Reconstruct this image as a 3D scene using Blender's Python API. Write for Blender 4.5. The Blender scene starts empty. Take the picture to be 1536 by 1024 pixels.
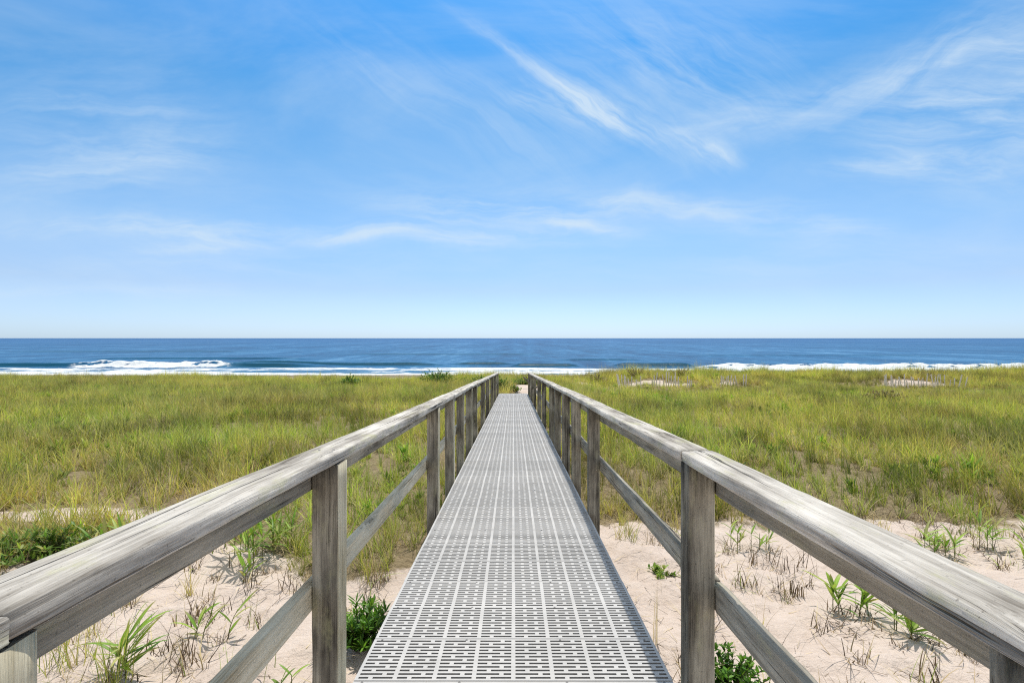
import bpy, math, random
import numpy as np
from mathutils import Vector

random.seed(7)
RNG = np.random.default_rng(11)
C = bpy.context.scene.collection
SCN = bpy.context.scene
CAM_Z = 6.0            # eye height above the sea
SLOPE = 0.0526         # the walkway runs gently downhill towards the sea
DECK0 = CAM_Z - 1.204
def deck_z(y): return DECK0 - SLOPE * y
TILT = -math.atan(SLOPE)

# ------------------------------------------------------------------ noise
def _hash(ix, iy, s):
    n = (ix * 374761393 + iy * 668265263 + s * 974711) & 0x7fffffff
    n = ((n ^ (n >> 13)) * 1274126177) & 0x7fffffff
    n = (n ^ (n >> 16)) & 0xffff
    return n / 65535.0
def vnoise(x, y, s=0):
    x = np.asarray(x, float); y = np.asarray(y, float)
    ix = np.floor(x).astype(np.int64); iy = np.floor(y).astype(np.int64)
    fx = x - ix; fy = y - iy
    fx = fx*fx*fx*(fx*(fx*6-15)+10); fy = fy*fy*fy*(fy*(fy*6-15)+10)
    a = _hash(ix, iy, s); b = _hash(ix+1, iy, s); c = _hash(ix, iy+1, s); d = _hash(ix+1, iy+1, s)
    return (a*(1-fx)+b*fx)*(1-fy) + (c*(1-fx)+d*fx)*fy
def fbm(x, y, s=0, o=4):
    t = 0; a = .5; n = 0
    for k in range(o):
        t = t + a*vnoise(x*2**k + 17.3*k, y*2**k - 9.1*k, s+k); n += a; a *= .5
    return t/n
def sstep(a, b, x):
    t = np.clip((np.asarray(x, float)-a)/(b-a), 0, 1); return t*t*(3-2*t)
def blob(x, y, cx, cy, rx, ry):
    return np.exp(-((x-cx)/rx)**2 - ((y-cy)/ry)**2)

# ------------------------------------------------------------------ terrain
_dr = random.Random(5)
DENTS = [(_dr.choice((-1, 1))*_dr.uniform(.75, 4.5), _dr.uniform(2.0, 5.4), _dr.uniform(.05, .11), _dr.uniform(.06, .13), _dr.uniform(.012, .028)) for _ in range(46)]
def ground_z(x, y):
    x = np.asarray(x, float); y = np.asarray(y, float)
    z = CAM_Z - 1.65 - .04*y
    z = z + .40*sstep(4.2, 8.5, x)*sstep(29.6, 35.5, y) * (.8+.4*vnoise(x*.25, y*.1, 5))
    z = z - .12*sstep(-3, -8, x)*sstep(-26, -14, x)*sstep(28, 36, y)
    z = z + .30*blob(x, y, .6, 27.2, 1.6, 2.6) + .28*blob(x, y, -3.6, 34.5, 3.6, 3.0) + .15*blob(x, y, -24, 35, 9, 3.0)
    z = z + .25*blob(x, y, 4.3, 33, .9, 1.2) + .30*blob(x, y, 8.6, 32.2, 2.4, 1.5) + .32*blob(x, y, 23.6, 31.6, 2.6, 1.6) + .2*blob(x, y, 12.9, 32.2, 1.1, 1.2)
    far = sstep(6, 12, y)
    z = z + far*.16*(fbm(x*.35, y*.35, 3, 3)-.5)
    near = 1-sstep(7, 14, np.abs(y))
    z = z + near*(.11*(fbm(x*.9, y*.9, 21, 3)-.5) + .095*(fbm(x*3.2, y*3.2, 31, 3)-.5) + .050*(fbm(x*9, y*9, 41, 2)-.5))
    z = z + sstep(28, 34, y)*.45*(fbm(x*.16, y*.2, 81, 3)-.5)
    for dx_, dy_, ra_, rb_, dd_ in DENTS:
        q = ((x-dx_)/ra_)**2+((y-dy_)/rb_)**2
        z = z - dd_*np.exp(-q) + .45*dd_*np.exp(-(np.sqrt(q)-1.6)**2/.25)
    beach = sstep(38.5, 62, y)
    zb = np.where(y < 62, .85, .85-(y-62)*.036)
    zb = np.maximum(zb, -9)
    z = z*(1-beach) + zb*beach
    return z
def gz(x, y): return float(ground_z(x, y))

def veg(x, y):
    """how densely the beach grass covers the ground, 0..1"""
    x = np.asarray(x, float); y = np.asarray(y, float)
    n = fbm(x*.8, y*.8, 51, 3)-.5
    edge = np.where(x < 0, 4.75, 5.05) + 1.3*n + .35*(fbm(x*3, y*3, 52, 2)-.5)
    edge = edge - .9*blob(x, y*0, -1.3, 0, .7, 9) - .55*blob(x, y*0, -4.0, 0, 1.2, 9)
    v = sstep(-.15, .4, y-edge)
    # the strip under and beside the walkway stays bare
    v = v*np.where(y < 22.6, sstep(.70, .80, np.abs(x)), 1)
    v = v*(1-sstep(.9, .35, np.abs(x-.62)/(1.0))*sstep(21.5, 22.5, y)*(1-sstep(28.6, 29.8, y)))
    holes = (blob(x, y, 8.5, 31.0, 1.8, .75) + blob(x, y, 23.4, 30.4, 2.1, .7) + blob(x, y, 4.2, 32.8, .75, 1.3) +
             blob(x, y, 12.9, 31.3, .6, .5) + blob(x, y, 13.4, 19.2, .55, .35) + blob(x, y, 15.2, 20.1, .4, .3) +
             .9*blob(x, y, 5.6, 30.0, 1.0, .5) + 1.5*blob(x, y, -3.45, 5.35, .7, .26) + 1.4*blob(x, y, -4.7, 5.5, .6, .22))
    holes = holes*(-.25+2.3*fbm(x*1.7, y*1.7, 61, 3))
    v = v*(1-.95*np.clip(holes*1.5, 0, 1))
    v = v*(1-sstep(40.5, 43.5, y + 2*(fbm(x*.5, y*0, 71, 2)-.5)))
    return v

# ------------------------------------------------------------------ node helpers
def mat_new(name):
    m = bpy.data.materials.new(name); m.use_nodes = True
    nt = m.node_tree; nt.nodes.clear()
    out = nt.nodes.new('ShaderNodeOutputMaterial')
    return m, nt, out
class G:
    def __init__(s, nt): s.nt = nt
    def n(s, t, props=None, **ins):
        nd = s.nt.nodes.new(t)
        for k, v in (props or {}).items(): setattr(nd, k, v)
        for k, v in ins.items():
            key = int(k[1:]) if k[0] == '_' and k[1:].isdigit() else k.replace('__', ' ')
            sock = nd.inputs[key]
            if isinstance(v, bpy.types.NodeSocket): s.nt.links.new(v, sock)
            else: sock.default_value = v
        return nd
    def m(s, op, a, b=None, c=None, clamp=False):
        kw = {'_0': a}
        if b is not None: kw['_1'] = b
        if c is not None: kw['_2'] = c
        return s.n('ShaderNodeMath', {'operation': op, 'use_clamp': clamp}, **kw).outputs[0]
    def noise(s, vec, scale=1, detail=4, rough=.55, dist=0):
        return s.n('ShaderNodeTexNoise', None, Vector=vec, Scale=scale, Detail=detail, Roughness=rough, Distortion=dist).outputs['Fac']
    def vmul(s, vec, v): return s.n('ShaderNodeVectorMath', {'operation': 'MULTIPLY'}, _0=vec, _1=v).outputs[0]
    def vadd(s, a, b): return s.n('ShaderNodeVectorMath', {'operation': 'ADD'}, _0=a, _1=b).outputs[0]
    def mr(s, v, a, b, c=0., d=1., smooth=False):
        return s.n('ShaderNodeMapRange', {'interpolation_type': 'SMOOTHSTEP' if smooth else 'LINEAR', 'clamp': True}, _0=v, _1=a, _2=b, _3=c, _4=d).outputs[0]
    def mix(s, f, a, b, blend='MIX'):
        nd = s.nt.nodes.new('ShaderNodeMix'); nd.data_type = 'RGBA'; nd.blend_type = blend
        for idx, v in ((0, f), (6, a), (7, b)):
            sock = nd.inputs[idx]
            if isinstance(v, bpy.types.NodeSocket): s.nt.links.new(v, sock)
            else: sock.default_value = v if idx == 0 else (v[0], v[1], v[2], 1)
        return nd.outputs[2]
    def ramp(s, f, stops, interp='LINEAR'):
        nd = s.nt.nodes.new('ShaderNodeValToRGB'); cr = nd.color_ramp; cr.interpolation = interp
        while len(cr.elements) < len(stops): cr.elements.new(.5)
        for e, (p, c) in zip(cr.elements, stops): e.position = p; e.color = (c[0], c[1], c[2], 1)
        s.nt.links.new(f, nd.inputs[0]); return nd.outputs[0]
    def bump(s, h, strength, dist):
        return s.n('ShaderNodeBump', None, Height=h, Strength=strength, Distance=dist).outputs[0]
    def bsdf(s, out, col, rough=.8, spec=.2, normal=None):
        b = s.n('ShaderNodeBsdfPrincipled', None, Roughness=rough)
        b.inputs['Specular IOR Level'].default_value = spec
        if isinstance(col, bpy.types.NodeSocket): s.nt.links.new(col, b.inputs['Base Color'])
        else: b.inputs['Base Color'].default_value = (*col, 1)
        if normal is not None: s.nt.links.new(normal, b.inputs['Normal'])
        s.nt.links.new(b.outputs[0], out.inputs[0]); return b

# ------------------------------------------------------------------ materials
def wood(name, axis, dark, mid, light, lichen=.0, knots=.6, weather=.5, sunlit_side=False):
    m, nt, out = mat_new(name); g = G(nt)
    oc = g.n('ShaderNodeTexCoord').outputs['Object']
    rnd = g.n('ShaderNodeObjectInfo').outputs['Random']
    off = g.n('ShaderNodeCombineXYZ', None, X=g.m('MULTIPLY', rnd, 13.7), Y=g.m('MULTIPLY', rnd, 41.3), Z=g.m('MULTIPLY', rnd, 27.1)).outputs[0]
    p = g.vadd(oc, off)
    def sc(a, b): return (a, b, a) if axis == 'y' else (a, a, b)
    # knots bend the grain
    vor = g.n('ShaderNodeTexVoronoi', {'feature': 'F1'}, Vector=g.vmul(p, sc(5.0, 1.15)), Scale=1.0, Randomness=1.0)
    kd = vor.outputs['Distance']
    kn = g.mr(kd, .22, .03, 0, 1, True)
    bend = g.vmul(g.n('ShaderNodeTexNoise', None, Vector=g.vmul(p, sc(3, .9)), Scale=1., Detail=2.).outputs['Color'], (.05, .05, .05))
    q = g.vadd(p, bend)
    q = g.vadd(q, g.vmul(g.n('ShaderNodeCombineXYZ', None, X=kn, Y=kn, Z=kn).outputs[0], (.03, .03, .03)))
    fine = g.noise(g.vmul(q, sc(210, 4.5)), 1, 5, .65)
    grain = g.noise(g.vmul(q, sc(62, .9)), 1, 6, .6)
    band = g.noise(g.vmul(q, sc(17, .55)), 1, 4, .6)
    blot = g.noise(g.vmul(p, sc(9, 2.4)), 1, 5, .6)
    crack = g.mr(g.noise(g.vmul(q, sc(95, 1.1)), 1, 3, .5), .35, .27, 0, 1, True)
    t = g.m('ADD', g.m('MULTIPLY', fine, .38), g.m('ADD', g.m('MULTIPLY', grain, .38), g.m('MULTIPLY', band, .40)))
    t = g.m('ADD', t, g.m('MULTIPLY', g.m('SUBTRACT', blot, .5), weather))
    t = g.mr(t, .39, .77)
    col = g.ramp(t, [(0, dark), (.45, mid), (1, light)])
    col = g.mix(g.m('MULTIPLY', crack, .75), col, tuple(.35*c for c in dark))
    col = g.mix(g.m('MULTIPLY', g.mr(kd, .10, .03, 0, 1, True), knots), col, (.03, .026, .022))
    if lichen > 0:
        ln = g.m('MULTIPLY', g.mr(g.noise(g.vmul(p, sc(16, 5)), 1, 6, .7), .52, .70, 0, 1, True), lichen)
        col = g.mix(ln, col, (.50, .49, .30))
    split = g.m('MULTIPLY', g.mr(g.noise(g.vmul(q, sc(34, .42)), 1, 4, .55), .355, .325, 0, 1, True), g.mr(band, .42, .56))
    col = g.mix(g.m('MULTIPLY', split, .85), col, (.035, .03, .025))
    spot = g.mr(g.noise(g.vmul(p, (130, 130, 130)), 1, 2, .5), .66, .74, 0, .5, True)
    col = g.mix(spot, col, tuple(.6*c for c in dark))
    if sunlit_side:   # sunlight painted into the colour of post sides facing right
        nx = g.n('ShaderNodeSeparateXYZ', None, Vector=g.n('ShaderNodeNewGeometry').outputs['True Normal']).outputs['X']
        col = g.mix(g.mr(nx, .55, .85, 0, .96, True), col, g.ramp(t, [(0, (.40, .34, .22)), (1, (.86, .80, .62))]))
    h = g.m('SUBTRACT', g.m('ADD', g.m('MULTIPLY', fine, .5), g.m('MULTIPLY', grain, .8)), g.m('ADD', g.m('MULTIPLY', crack, 1.1), g.m('MULTIPLY', split, 1.6)))
    g.bsdf(out, col, .92, .05, g.bump(h, 1.0, .006))
    return m
M_CAP = wood('weathered_handrail_wood', 'y', (.165, .143, .118), (.49, .455, .405), (.83, .785, .715), .65, .5, .7)
M_RAIL = wood('weathered_rail_wood', 'y', (.125, .114, .095), (.325, .300, .250), (.56, .52, .44), .3, .5, .6)
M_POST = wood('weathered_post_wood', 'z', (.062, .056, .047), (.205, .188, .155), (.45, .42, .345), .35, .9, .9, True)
M_RAIL_LIT = wood('sunlit_rail_wood', 'y', (.36, .30, .20), (.68, .60, .45), (.88, .81, .66), .2, .4, .5)  # left middle rail: warm sunlight painted into the wood colour
M_BEAM = wood('dark_beam_wood', 'y', (.06, .055, .045), (.14, .125, .10), (.24, .22, .18), 0, .5, .5)  # dark wood of the joists
M_DRIFT = wood('driftwood_bark', 'z', (.05, .045, .04), (.12, .10, .085), (.26, .23, .20), 0, .2, .5)
M_SLAT = wood('bleached_picket_wood', 'z', (.55, .50, .43), (.78, .73, .65), (.90, .86, .79), 0, .1, .3)

def deck_mat():
    m, nt, out = mat_new('grey_grating_composite'); g = G(nt)
    oc = g.n('ShaderNodeTexCoord').outputs['Object']
    rnd = g.n('ShaderNodeObjectInfo').outputs['Random']
    off = g.n('ShaderNodeCombineXYZ', None, X=g.m('MULTIPLY', rnd, 3.), Y=g.m('MULTIPLY', rnd, 51.), Z=rnd).outputs[0]
    p = g.vadd(oc, off)
    a = g.noise(g.vmul(p, (7, 9, 7)), 1, 6, .65); b = g.noise(p, 260, 3, .6); c = g.noise(g.vmul(p, (1.6, 2.5, 1)), 1, 3, .5)
    t = g.m('ADD', g.m('MULTIPLY', a, .5), g.m('ADD', g.m('MULTIPLY', b, .25), g.m('ADD', g.m('MULTIPLY', c, .35), g.m('MULTIPLY', rnd, .22))))
    col = g.ramp(g.mr(t, .34, .86), [(0, (.33, .32, .305)), (.45, (.485, .475, .46)), (1, (.62, .605, .585))])
    stain = g.mr(g.noise(g.vmul(p, (16, 22, 9)), 1, 5, .7), .60, .74, 0, .35, True)
    col = g.mix(stain, col, (.24, .225, .19))
    g.bsdf(out, col, .6, .3, g.bump(b, .25, .001)); return m
M_DECK = deck_mat()
def plain(name, col, rough=.6, spec=.3, var=.25, scale=60):
    m, nt, out = mat_new(name); g = G(nt)
    oc = g.n('ShaderNodeTexCoord').outputs['Object']
    f = g.noise(oc, scale, 4, .6)
    c = g.ramp(f, [(.2, tuple(x*(1-var) for x in col)), (.8, tuple(x*(1+var) for x in col))])
    g.bsdf(out, c, rough, spec); return m
M_SCREW = plain('dull_screw_steel', (.22, .21, .20), .5, .5)
M_SLOT_SHADE = plain('shaded_slot_sides', (.30, .29, .275), .9, .05, .4, 90)  # shade inside the deck slots, painted as a darker wall colour
M_WIRE = plain('rusty_fence_wire', (.18, .14, .11), .7, .3)

def ground_mat():
    m, nt, out = mat_new('dune_sand'); g = G(nt)
    oc = g.n('ShaderNodeTexCoord').outputs['Object']
    vg = g.n('ShaderNodeAttribute', {'attribute_name': 'veg'}).outputs['Fac']
    wet = g.n('ShaderNodeAttribute', {'attribute_name': 'wet'}).outputs['Fac']
    n1 = g.noise(oc, 1.1, 5, .6); n2 = g.noise(oc, 14, 5, .65); n3 = g.noise(oc, 420, 2, .6); n4 = g.noise(oc, 55, 4, .65)
    t = g.m('ADD', g.m('MULTIPLY', n1, .4), g.m('ADD', g.m('MULTIPLY', n2, .35), g.m('MULTIPLY', n3, .3)))
    sand = g.ramp(g.mr(t, .3, .75), [(0, (.49, .395, .325)), (.5, (.665, .555, .475)), (1, (.76, .665, .59))])
    grit = g.mr(g.noise(oc, 190, 2, .5), .66, .72, 0, .55, True)
    sand = g.mix(grit, sand, (.20, .155, .12))
    litter = g.m('MULTIPLY', g.mr(g.noise(g.vmul(oc, (30, 55, 30)), 1, 6, .75), .60, .68, 0, .8, True), g.mr(n2, .45, .65))
    sand = g.mix(litter, sand, (.16, .115, .085))
    th = g.noise(g.vmul(oc, (22, 22, 22)), 1, 6, .75)
    thatch = g.ramp(th, [(.25, (.09, .07, .042)), (.5, (.25, .195, .115)), (.75, (.42, .345, .22))])
    k = g.mr(g.m('ADD', vg, g.m('MULTIPLY', g.m('SUBTRACT', n2, .5), .9)), .30, .62, 0, 1, True)
    col = g.mix(k, sand, thatch)
    col = g.mix(wet, col, (.24, .19, .15))
    h = g.m('ADD', g.m('MULTIPLY', n2, 1.0), g.m('ADD', g.m('MULTIPLY', n4, .35), g.m('MULTIPLY', n3, .08)))
    g.bsdf(out, col, .92, .1, g.bump(h, .8, .03)); return m

def foliage_mat(name, trans=.38, tint=True, rough=.55):
    """leaf and blade material: colour is stored per blade, with a warm or green drift per tuft"""
    m, nt, out = mat_new(name); g = G(nt)
    col = g.n('ShaderNodeAttribute', {'attribute_name': 'col'}).outputs['Color']
    oc = g.n('ShaderNodeTexCoord').outputs['Object']
    if tint:
        ti = g.n('ShaderNodeAttribute', {'attribute_name': 'tint', 'attribute_type': 'INSTANCER'}).outputs['Fac']
        va = g.n('ShaderNodeAttribute', {'attribute_name': 'shade', 'attribute_type': 'INSTANCER'}).outputs['Fac']
        col = g.mix(g.mr(ti, .0, 1., 0, .62), col, (.62, .49, .25))
        lu = g.n('ShaderNodeAttribute', {'attribute_name': 'lush', 'attribute_type': 'INSTANCER'}).outputs['Fac']
        col = g.mix(lu, col, g.mix(1, col, (.84, .95, .92), 'MULTIPLY'))
        hv = g.n('ShaderNodeHueSaturation', None, Value=va, Saturation=1.05, Color=col); col = hv.outputs[0]
    v = g.noise(oc, 28, 3, .6)
    col = g.mix(g.mr(v, .25, .75, 0, .25), col, g.mix(1, col, (.55, .55, .45), 'MULTIPLY'))
    b = g.n('ShaderNodeBsdfPrincipled', None, Roughness=rough); b.inputs['Specular IOR Level'].default_value = .25
    nt.links.new(col, b.inputs['Base Color'])
    tr = g.n('ShaderNodeBsdfTranslucent'); nt.links.new(g.mix(1, col, (1., 1., .55), 'MULTIPLY'), tr.inputs[0])
    mx = g.n('ShaderNodeMixShader', None, _0=trans, _1=b.outputs[0], _2=tr.outputs[0])
    nt.links.new(mx.outputs[0], out.inputs[0]); return m
M_GRASS = foliage_mat('beach_grass_blades', .48, True)
M_LEAF = foliage_mat('plant_leaves', .36, False, .45)
M_DRY = foliage_mat('dry_stalks', .12, False, .8)

# ------------------------------------------------------------------ object helpers
def mesh_obj(name, verts, faces, mat, parent=None, col=None, smooth=False, loc=None, rot=None):
    me = bpy.data.meshes.new(name)
    me.from_pydata([tuple(v) for v in verts], [], faces); me.update()
    for mm in (mat if isinstance(mat, (list, tuple)) else [mat]): me.materials.append(mm)
    if col is not None:
        a = me.attributes.new('col', 'FLOAT_COLOR', 'POINT')
        a.data.foreach_set('color', np.c_[np.asarray(col, float), np.ones(len(col))].ravel().astype(np.float32))
    if smooth: me.polygons.foreach_set('use_smooth', np.ones(len(me.polygons), bool))
    o = bpy.data.objects.new(name, me); C.objects.link(o)
    if parent: o.parent = parent
    if loc: o.location = loc
    if rot: o.rotation_euler = rot
    return o
def grid_obj(name, X, Y, Z, mat, attrs):
    ny, nx = X.shape
    me = bpy.data.meshes.new(name)
    v = np.stack([X, Y, Z], -1).reshape(-1, 3).astype(np.float32)
    i = (np.arange(ny-1)[:, None]*nx + np.arange(nx-1)[None, :]).ravel()
    f = np.stack([i, i+1, i+nx+1, i+nx], -1).astype(np.int32)
    me.vertices.add(len(v)); me.vertices.foreach_set('co', v.ravel())
    me.loops.add(f.size); me.loops.foreach_set('vertex_index', f.ravel())
    me.polygons.add(len(f)); me.polygons.foreach_set('loop_start', np.arange(0, f.size, 4, dtype=np.int32))
    me.polygons.foreach_set('use_smooth', np.ones(len(f), bool))
    me.update(calc_edges=True); me.validate()
    for k, a in attrs.items():
        at = me.attributes.new(k, 'FLOAT', 'POINT'); at.data.foreach_set('value', a.ravel().astype(np.float32))
    me.materials.append(mat)
    o = bpy.data.objects.new(name, me); C.objects.link(o); return o
def tag(o, label=None, cat=None, group=None, kind=None):
    if label: o['label'] = label
    if cat: o['category'] = cat
    if group: o['group'] = group
    if kind: o['kind'] = kind
    return o
def thing(name, label, cat, loc, group=None, rotz=0):
    o = bpy.data.objects.new(name, None); C.objects.link(o)
    o.empty_display_size = .2; o.location = loc; o.rotation_euler = (0, 0, rotz)
    return tag(o, label, cat, group)

# ------------------------------------------------------------------ the ground, the sea
def axis_pts(parts): return np.unique(np.concatenate([np.linspace(a, b, n) for a, b, n in parts]))
gx = axis_pts([(-6, 6, 230), (6, 60, 170), (-60, -6, 170), (60, 400, 30), (-400, -60, 30), (400, 40000, 12), (-40000, -400, 12)])
gy = axis_pts([(-8, 0, 50), (0, 8, 190), (8, 46, 170), (46, 110, 50), (110, 600, 12), (600, 45000, 8), (-300, -8, 16)])
GX, GY = np.meshgrid(gx, gy)
GZ = ground_z(GX, GY)
ground = grid_obj('ground', GX, GY, GZ, ground_mat(), {'veg': veg(GX, GY), 'wet': sstep(66, 76, GY)})
tag(ground, kind='structure')

def sea():
    u = np.concatenate([np.linspace(-3.2, -1.2, 160)[:-1], np.linspace(-1.2, 1.2, 940), np.linspace(1.2, 3.2, 160)[1:]])
    ys = np.concatenate([np.arange(80, 150, .30), np.geomspace(150, 42000, 150)])
    U, Y = np.meshgrid(u, ys); X = U*Y
    z = np.zeros_like(X); foam = np.zeros_like(X); face = np.zeros_like(X)
    fadef = 1-sstep(260, 700, Y)
    z += fadef*(.10*(fbm(X*.05, Y*.22, 201, 3)-.5) + .07*(fbm(X*.3, Y*.8, 211, 2)-.5))
    wob = 2.2*(fbm(X*.02, X*0, 221, 3)-.5)
    def swell(y0, h, x0, x1, soft, w=2.6, brk=None, sd=0):
        nonlocal z, foam, face
        yy = Y - y0 - wob - 1.6*(fbm(X*.035, X*0+sd, 231+sd, 3)-.5)
        env = sstep(x0-soft, x0+soft, X)*(1-sstep(x1-soft, x1+soft, X))
        hh = h*env*(.85+.3*fbm(X*.05, X*0+3*sd, 241+sd, 3))
        prof = np.where(yy < 0, np.exp(-(yy/(w*.55))**2), np.exp(-(yy/(w*2.2))**2))
        z += hh*prof
        fc = env*np.exp(-((yy+w*.45)/(w*.55))**2)
        face = np.maximum(face, fc*np.clip(h/.5, 0, 1.2))
        if brk:
            for (b0, b1, bs, top) in brk:
                be = sstep(b0-bs, b0+bs, X)*(1-sstep(b1-bs, b1+bs, X))
                rag = fbm(X*.5, Y*.9, 251+sd, 4)
                lump = be*np.exp(-((yy+.7)/1.7)**2)
                z += lump*top*(-.35+2.6*fbm(X*.35, Y*.3, 261+sd, 4)**1.3)
                face *= (1-be*np.exp(-((yy+1)/3.5)**2))
                foam = np.maximum(foam, be*np.exp(-((yy+1.3+1.2*(fbm(X*.12, X*0, 266, 3)-.5))/(1.2+3.2*fbm(X*.10, X*0, 267, 3)))**4)*sstep(.30, .62, rag+.12))
    # unbroken faces and the one white breaker on the left, smaller swells further out
    swell(109, .80, -170, -42, 8, 3.0, [(-91, -59, 6, .5)], 1)
    swell(114, .62, -60, -17, 6, 2.6, None, 2)
    swell(117, .55, -13, -1, 3, 2.2, None, 3)
    swell(110, .62, 0, 13.5, 2.0, 2.4, None, 4)
    swell(110.5, .75, 22, 38, 2.0, 2.6, None, 5)
    swell(106, .5, 40, 180, 4, 3.0, [(37, 175, 7, .34)], 6)
    swell(142, .35, 14, 34, 5, 3, None, 7); swell(150, .4, -120, -60, 10, 3, None, 8); swell(175, .45, 60, 140, 14, 4, None, 9)
    swell(190, .45, -60, 10, 12, 4, None, 10); swell(230, .5, -220, -120, 20, 5, None, 11)
    # wash running up the beach
    r1 = fbm(X*.13, Y*.45, 271, 5); r2 = fbm(X*.5, Y*1.2, 281, 4); r3 = fbm(X*.03, Y*.12, 291, 3)
    edge = 103.5 + 5*(fbm(X*.03, X*0, 301, 3)-.5)
    wash = sstep(edge+2.5, edge-2, Y)*sstep(.38, .60, .55*r1+.25*r2+.45*r3-.05)
    clear = np.exp(-((Y-94-9*(r3-.5)-4*(r1-.5))/2.2)**2)
    foam = np.maximum(foam, wash*(1-.75*clear*sstep(.35, .6, r2)))
    line = .8*np.exp(-((Y-edge+.5)/1.3)**2)*sstep(.35, .6, r1)
    foam = np.maximum(foam, line)
    foam = np.maximum(foam, .45*sstep(.66, .76, r1)*sstep(122, 104, Y)*(1-np.clip(face, 0, 1))*(Y < 106))
    z += .12*foam*r2
    m, nt, out = mat_new('sea_water'); g = G(nt)
    oc = g.n('ShaderNodeTexCoord').outputs['Object']
    sep = g.n('ShaderNodeSeparateXYZ', None, Vector=oc)
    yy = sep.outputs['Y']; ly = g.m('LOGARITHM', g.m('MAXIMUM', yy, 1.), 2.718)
    # chop that keeps several sizes going all the way out
    n0 = g.noise(g.vmul(oc, (.40, .22, 0)), 1, 5, .65)
    n1 = g.noise(g.vmul(oc, (.13, .030, 0)), 1, 5, .65)
    n2 = g.noise(g.vmul(oc, (.042, .0030, 0)), 1, 5, .65)
    n3 = g.noise(g.vmul(oc, (.011, .00032, 0)), 1, 5, .65)
    n4 = g.noise(g.vmul(oc, (.0016, .0032, 0)), 1, 5, .65)
    t = g.m('ADD', g.m('ADD', g.m('MULTIPLY', n0, .24), g.m('MULTIPLY', n1, .28)), g.m('ADD', g.m('MULTIPLY', n2, .26), g.m('ADD', g.m('MULTIPLY', n3, .16), g.m('MULTIPLY', n4, .12))))
    deep = g.ramp(g.mr(t, .44, .66), [(0, (.003, .036, .118)), (.5, (.020, .118, .285)), (1, (.13, .30, .53))])
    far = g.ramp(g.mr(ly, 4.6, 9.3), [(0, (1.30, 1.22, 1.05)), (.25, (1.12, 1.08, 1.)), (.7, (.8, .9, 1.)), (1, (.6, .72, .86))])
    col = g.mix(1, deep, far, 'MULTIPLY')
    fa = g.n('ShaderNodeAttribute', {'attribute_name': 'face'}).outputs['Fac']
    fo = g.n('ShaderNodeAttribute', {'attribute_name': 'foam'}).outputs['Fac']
    col = g.mix(g.m('MULTIPLY', fa, .9), col, (.004, .060, .100))  # wave faces lacking sky reflection, painted darker in the base colour
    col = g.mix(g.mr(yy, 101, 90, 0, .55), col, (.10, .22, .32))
    fn = g.noise(g.vmul(oc, (1.1, 1.9, 1)), 1, 6, .7)
    fk = g.mr(g.m('ADD', fo, g.m('MULTIPLY', g.m('SUBTRACT', fn, .5), 1.0)), .30, .72, 0, 1, True)
    bp = g.bump(g.m('ADD', n0, n1), .3, .5)
    wat = g.n('ShaderNodeBsdfPrincipled', None, Roughness=.35, Normal=bp); wat.inputs['Specular IOR Level'].default_value = .05
    nt.links.new(col, wat.inputs['Base Color'])
    fc = g.ramp(fn, [(.25, (.62, .67, .70)), (.6, (.86, .88, .88))])
    fm = g.n('ShaderNodeBsdfDiffuse', None, Normal=g.bump(fn, .6, .3)); nt.links.new(fc, fm.inputs[0])
    mx = g.n('ShaderNodeMixShader', None, _0=fk, _1=wat.outputs[0], _2=fm.outputs[0])
    nt.links.new(mx.outputs[0], out.inputs[0])
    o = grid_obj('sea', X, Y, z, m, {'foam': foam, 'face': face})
    tag(o, kind='structure')
sea()

# ------------------------------------------------------------------ blades, tufts and the grass field
def blades(n, rad, L, W, lean, curve, seg=5, cols=None, base=(0, 0, 0), az=None, bend_dir=None, tipw=.08, twist=.6, shape='blade', rng=RNG):
    """n ribbons growing out of a small disc; returns verts, faces, colours"""
    th = rng.uniform(0, 2*np.pi, n); rr = rad*np.sqrt(rng.random(n))
    bx = base[0]+rr*np.cos(th); by = base[1]+rr*np.sin(th)
    a = rng.uniform(0, 2*np.pi, n) if az is None else az + rng.normal(0, .5, n)
    if bend_dir is not None: a = np.where(rng.random(n) < .55, bend_dir + rng.normal(0, .6, n), a)
    ln = rng.uniform(L[0], L[1], n); w = rng.uniform(W[0], W[1], n)
    t0 = rng.uniform(lean[0], lean[1], n); cv = rng.uniform(curve[0], curve[1], n)
    fa = a + np.pi/2 + rng.normal(0, twist, n)
    px, py, pz = bx.copy(), by.copy(), np.full(n, base[2], float)
    V = np.zeros((n, seg+1, 2, 3))
    for k in range(seg+1):
        t = k/seg
        if shape == 'blade': ww = w*np.maximum(1-t**1.6, tipw)
        elif shape == 'leaf': ww = w*np.maximum(np.sin(np.pi*min(1, .10+.90*t))**.8, .10)
        else: ww = w*(1-.5*t)
        dx = np.cos(fa)*ww/2; dy = np.sin(fa)*ww/2
        V[:, k, 0] = np.stack([px-dx, py-dy, pz], -1); V[:, k, 1] = np.stack([px+dx, py+dy, pz], -1)
        if k < seg:
            an = t0 + cv*(t+.5/seg)**1.5; s = ln/seg
            px = px + np.sin(an)*np.cos(a)*s; py = py + np.sin(an)*np.sin(a)*s; pz = pz + np.cos(an)*s
    verts = V.reshape(-1, 3)
    b = (np.arange(n)*(seg+1)*2)[:, None] + (np.arange(seg)*2)[None, :]
    f = np.stack([b, b+1, b+3, b+2], -1).reshape(-1, 4)
    ci = rng.integers(0, len(cols), n)
    cc = np.asarray(cols, float)[ci]*rng.uniform(.62, 1.38, (n, 1))
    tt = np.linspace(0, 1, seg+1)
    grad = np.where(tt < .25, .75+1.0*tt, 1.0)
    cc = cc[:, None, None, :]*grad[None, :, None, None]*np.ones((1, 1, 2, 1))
    return verts, f, cc.reshape(-1, 3)
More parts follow.
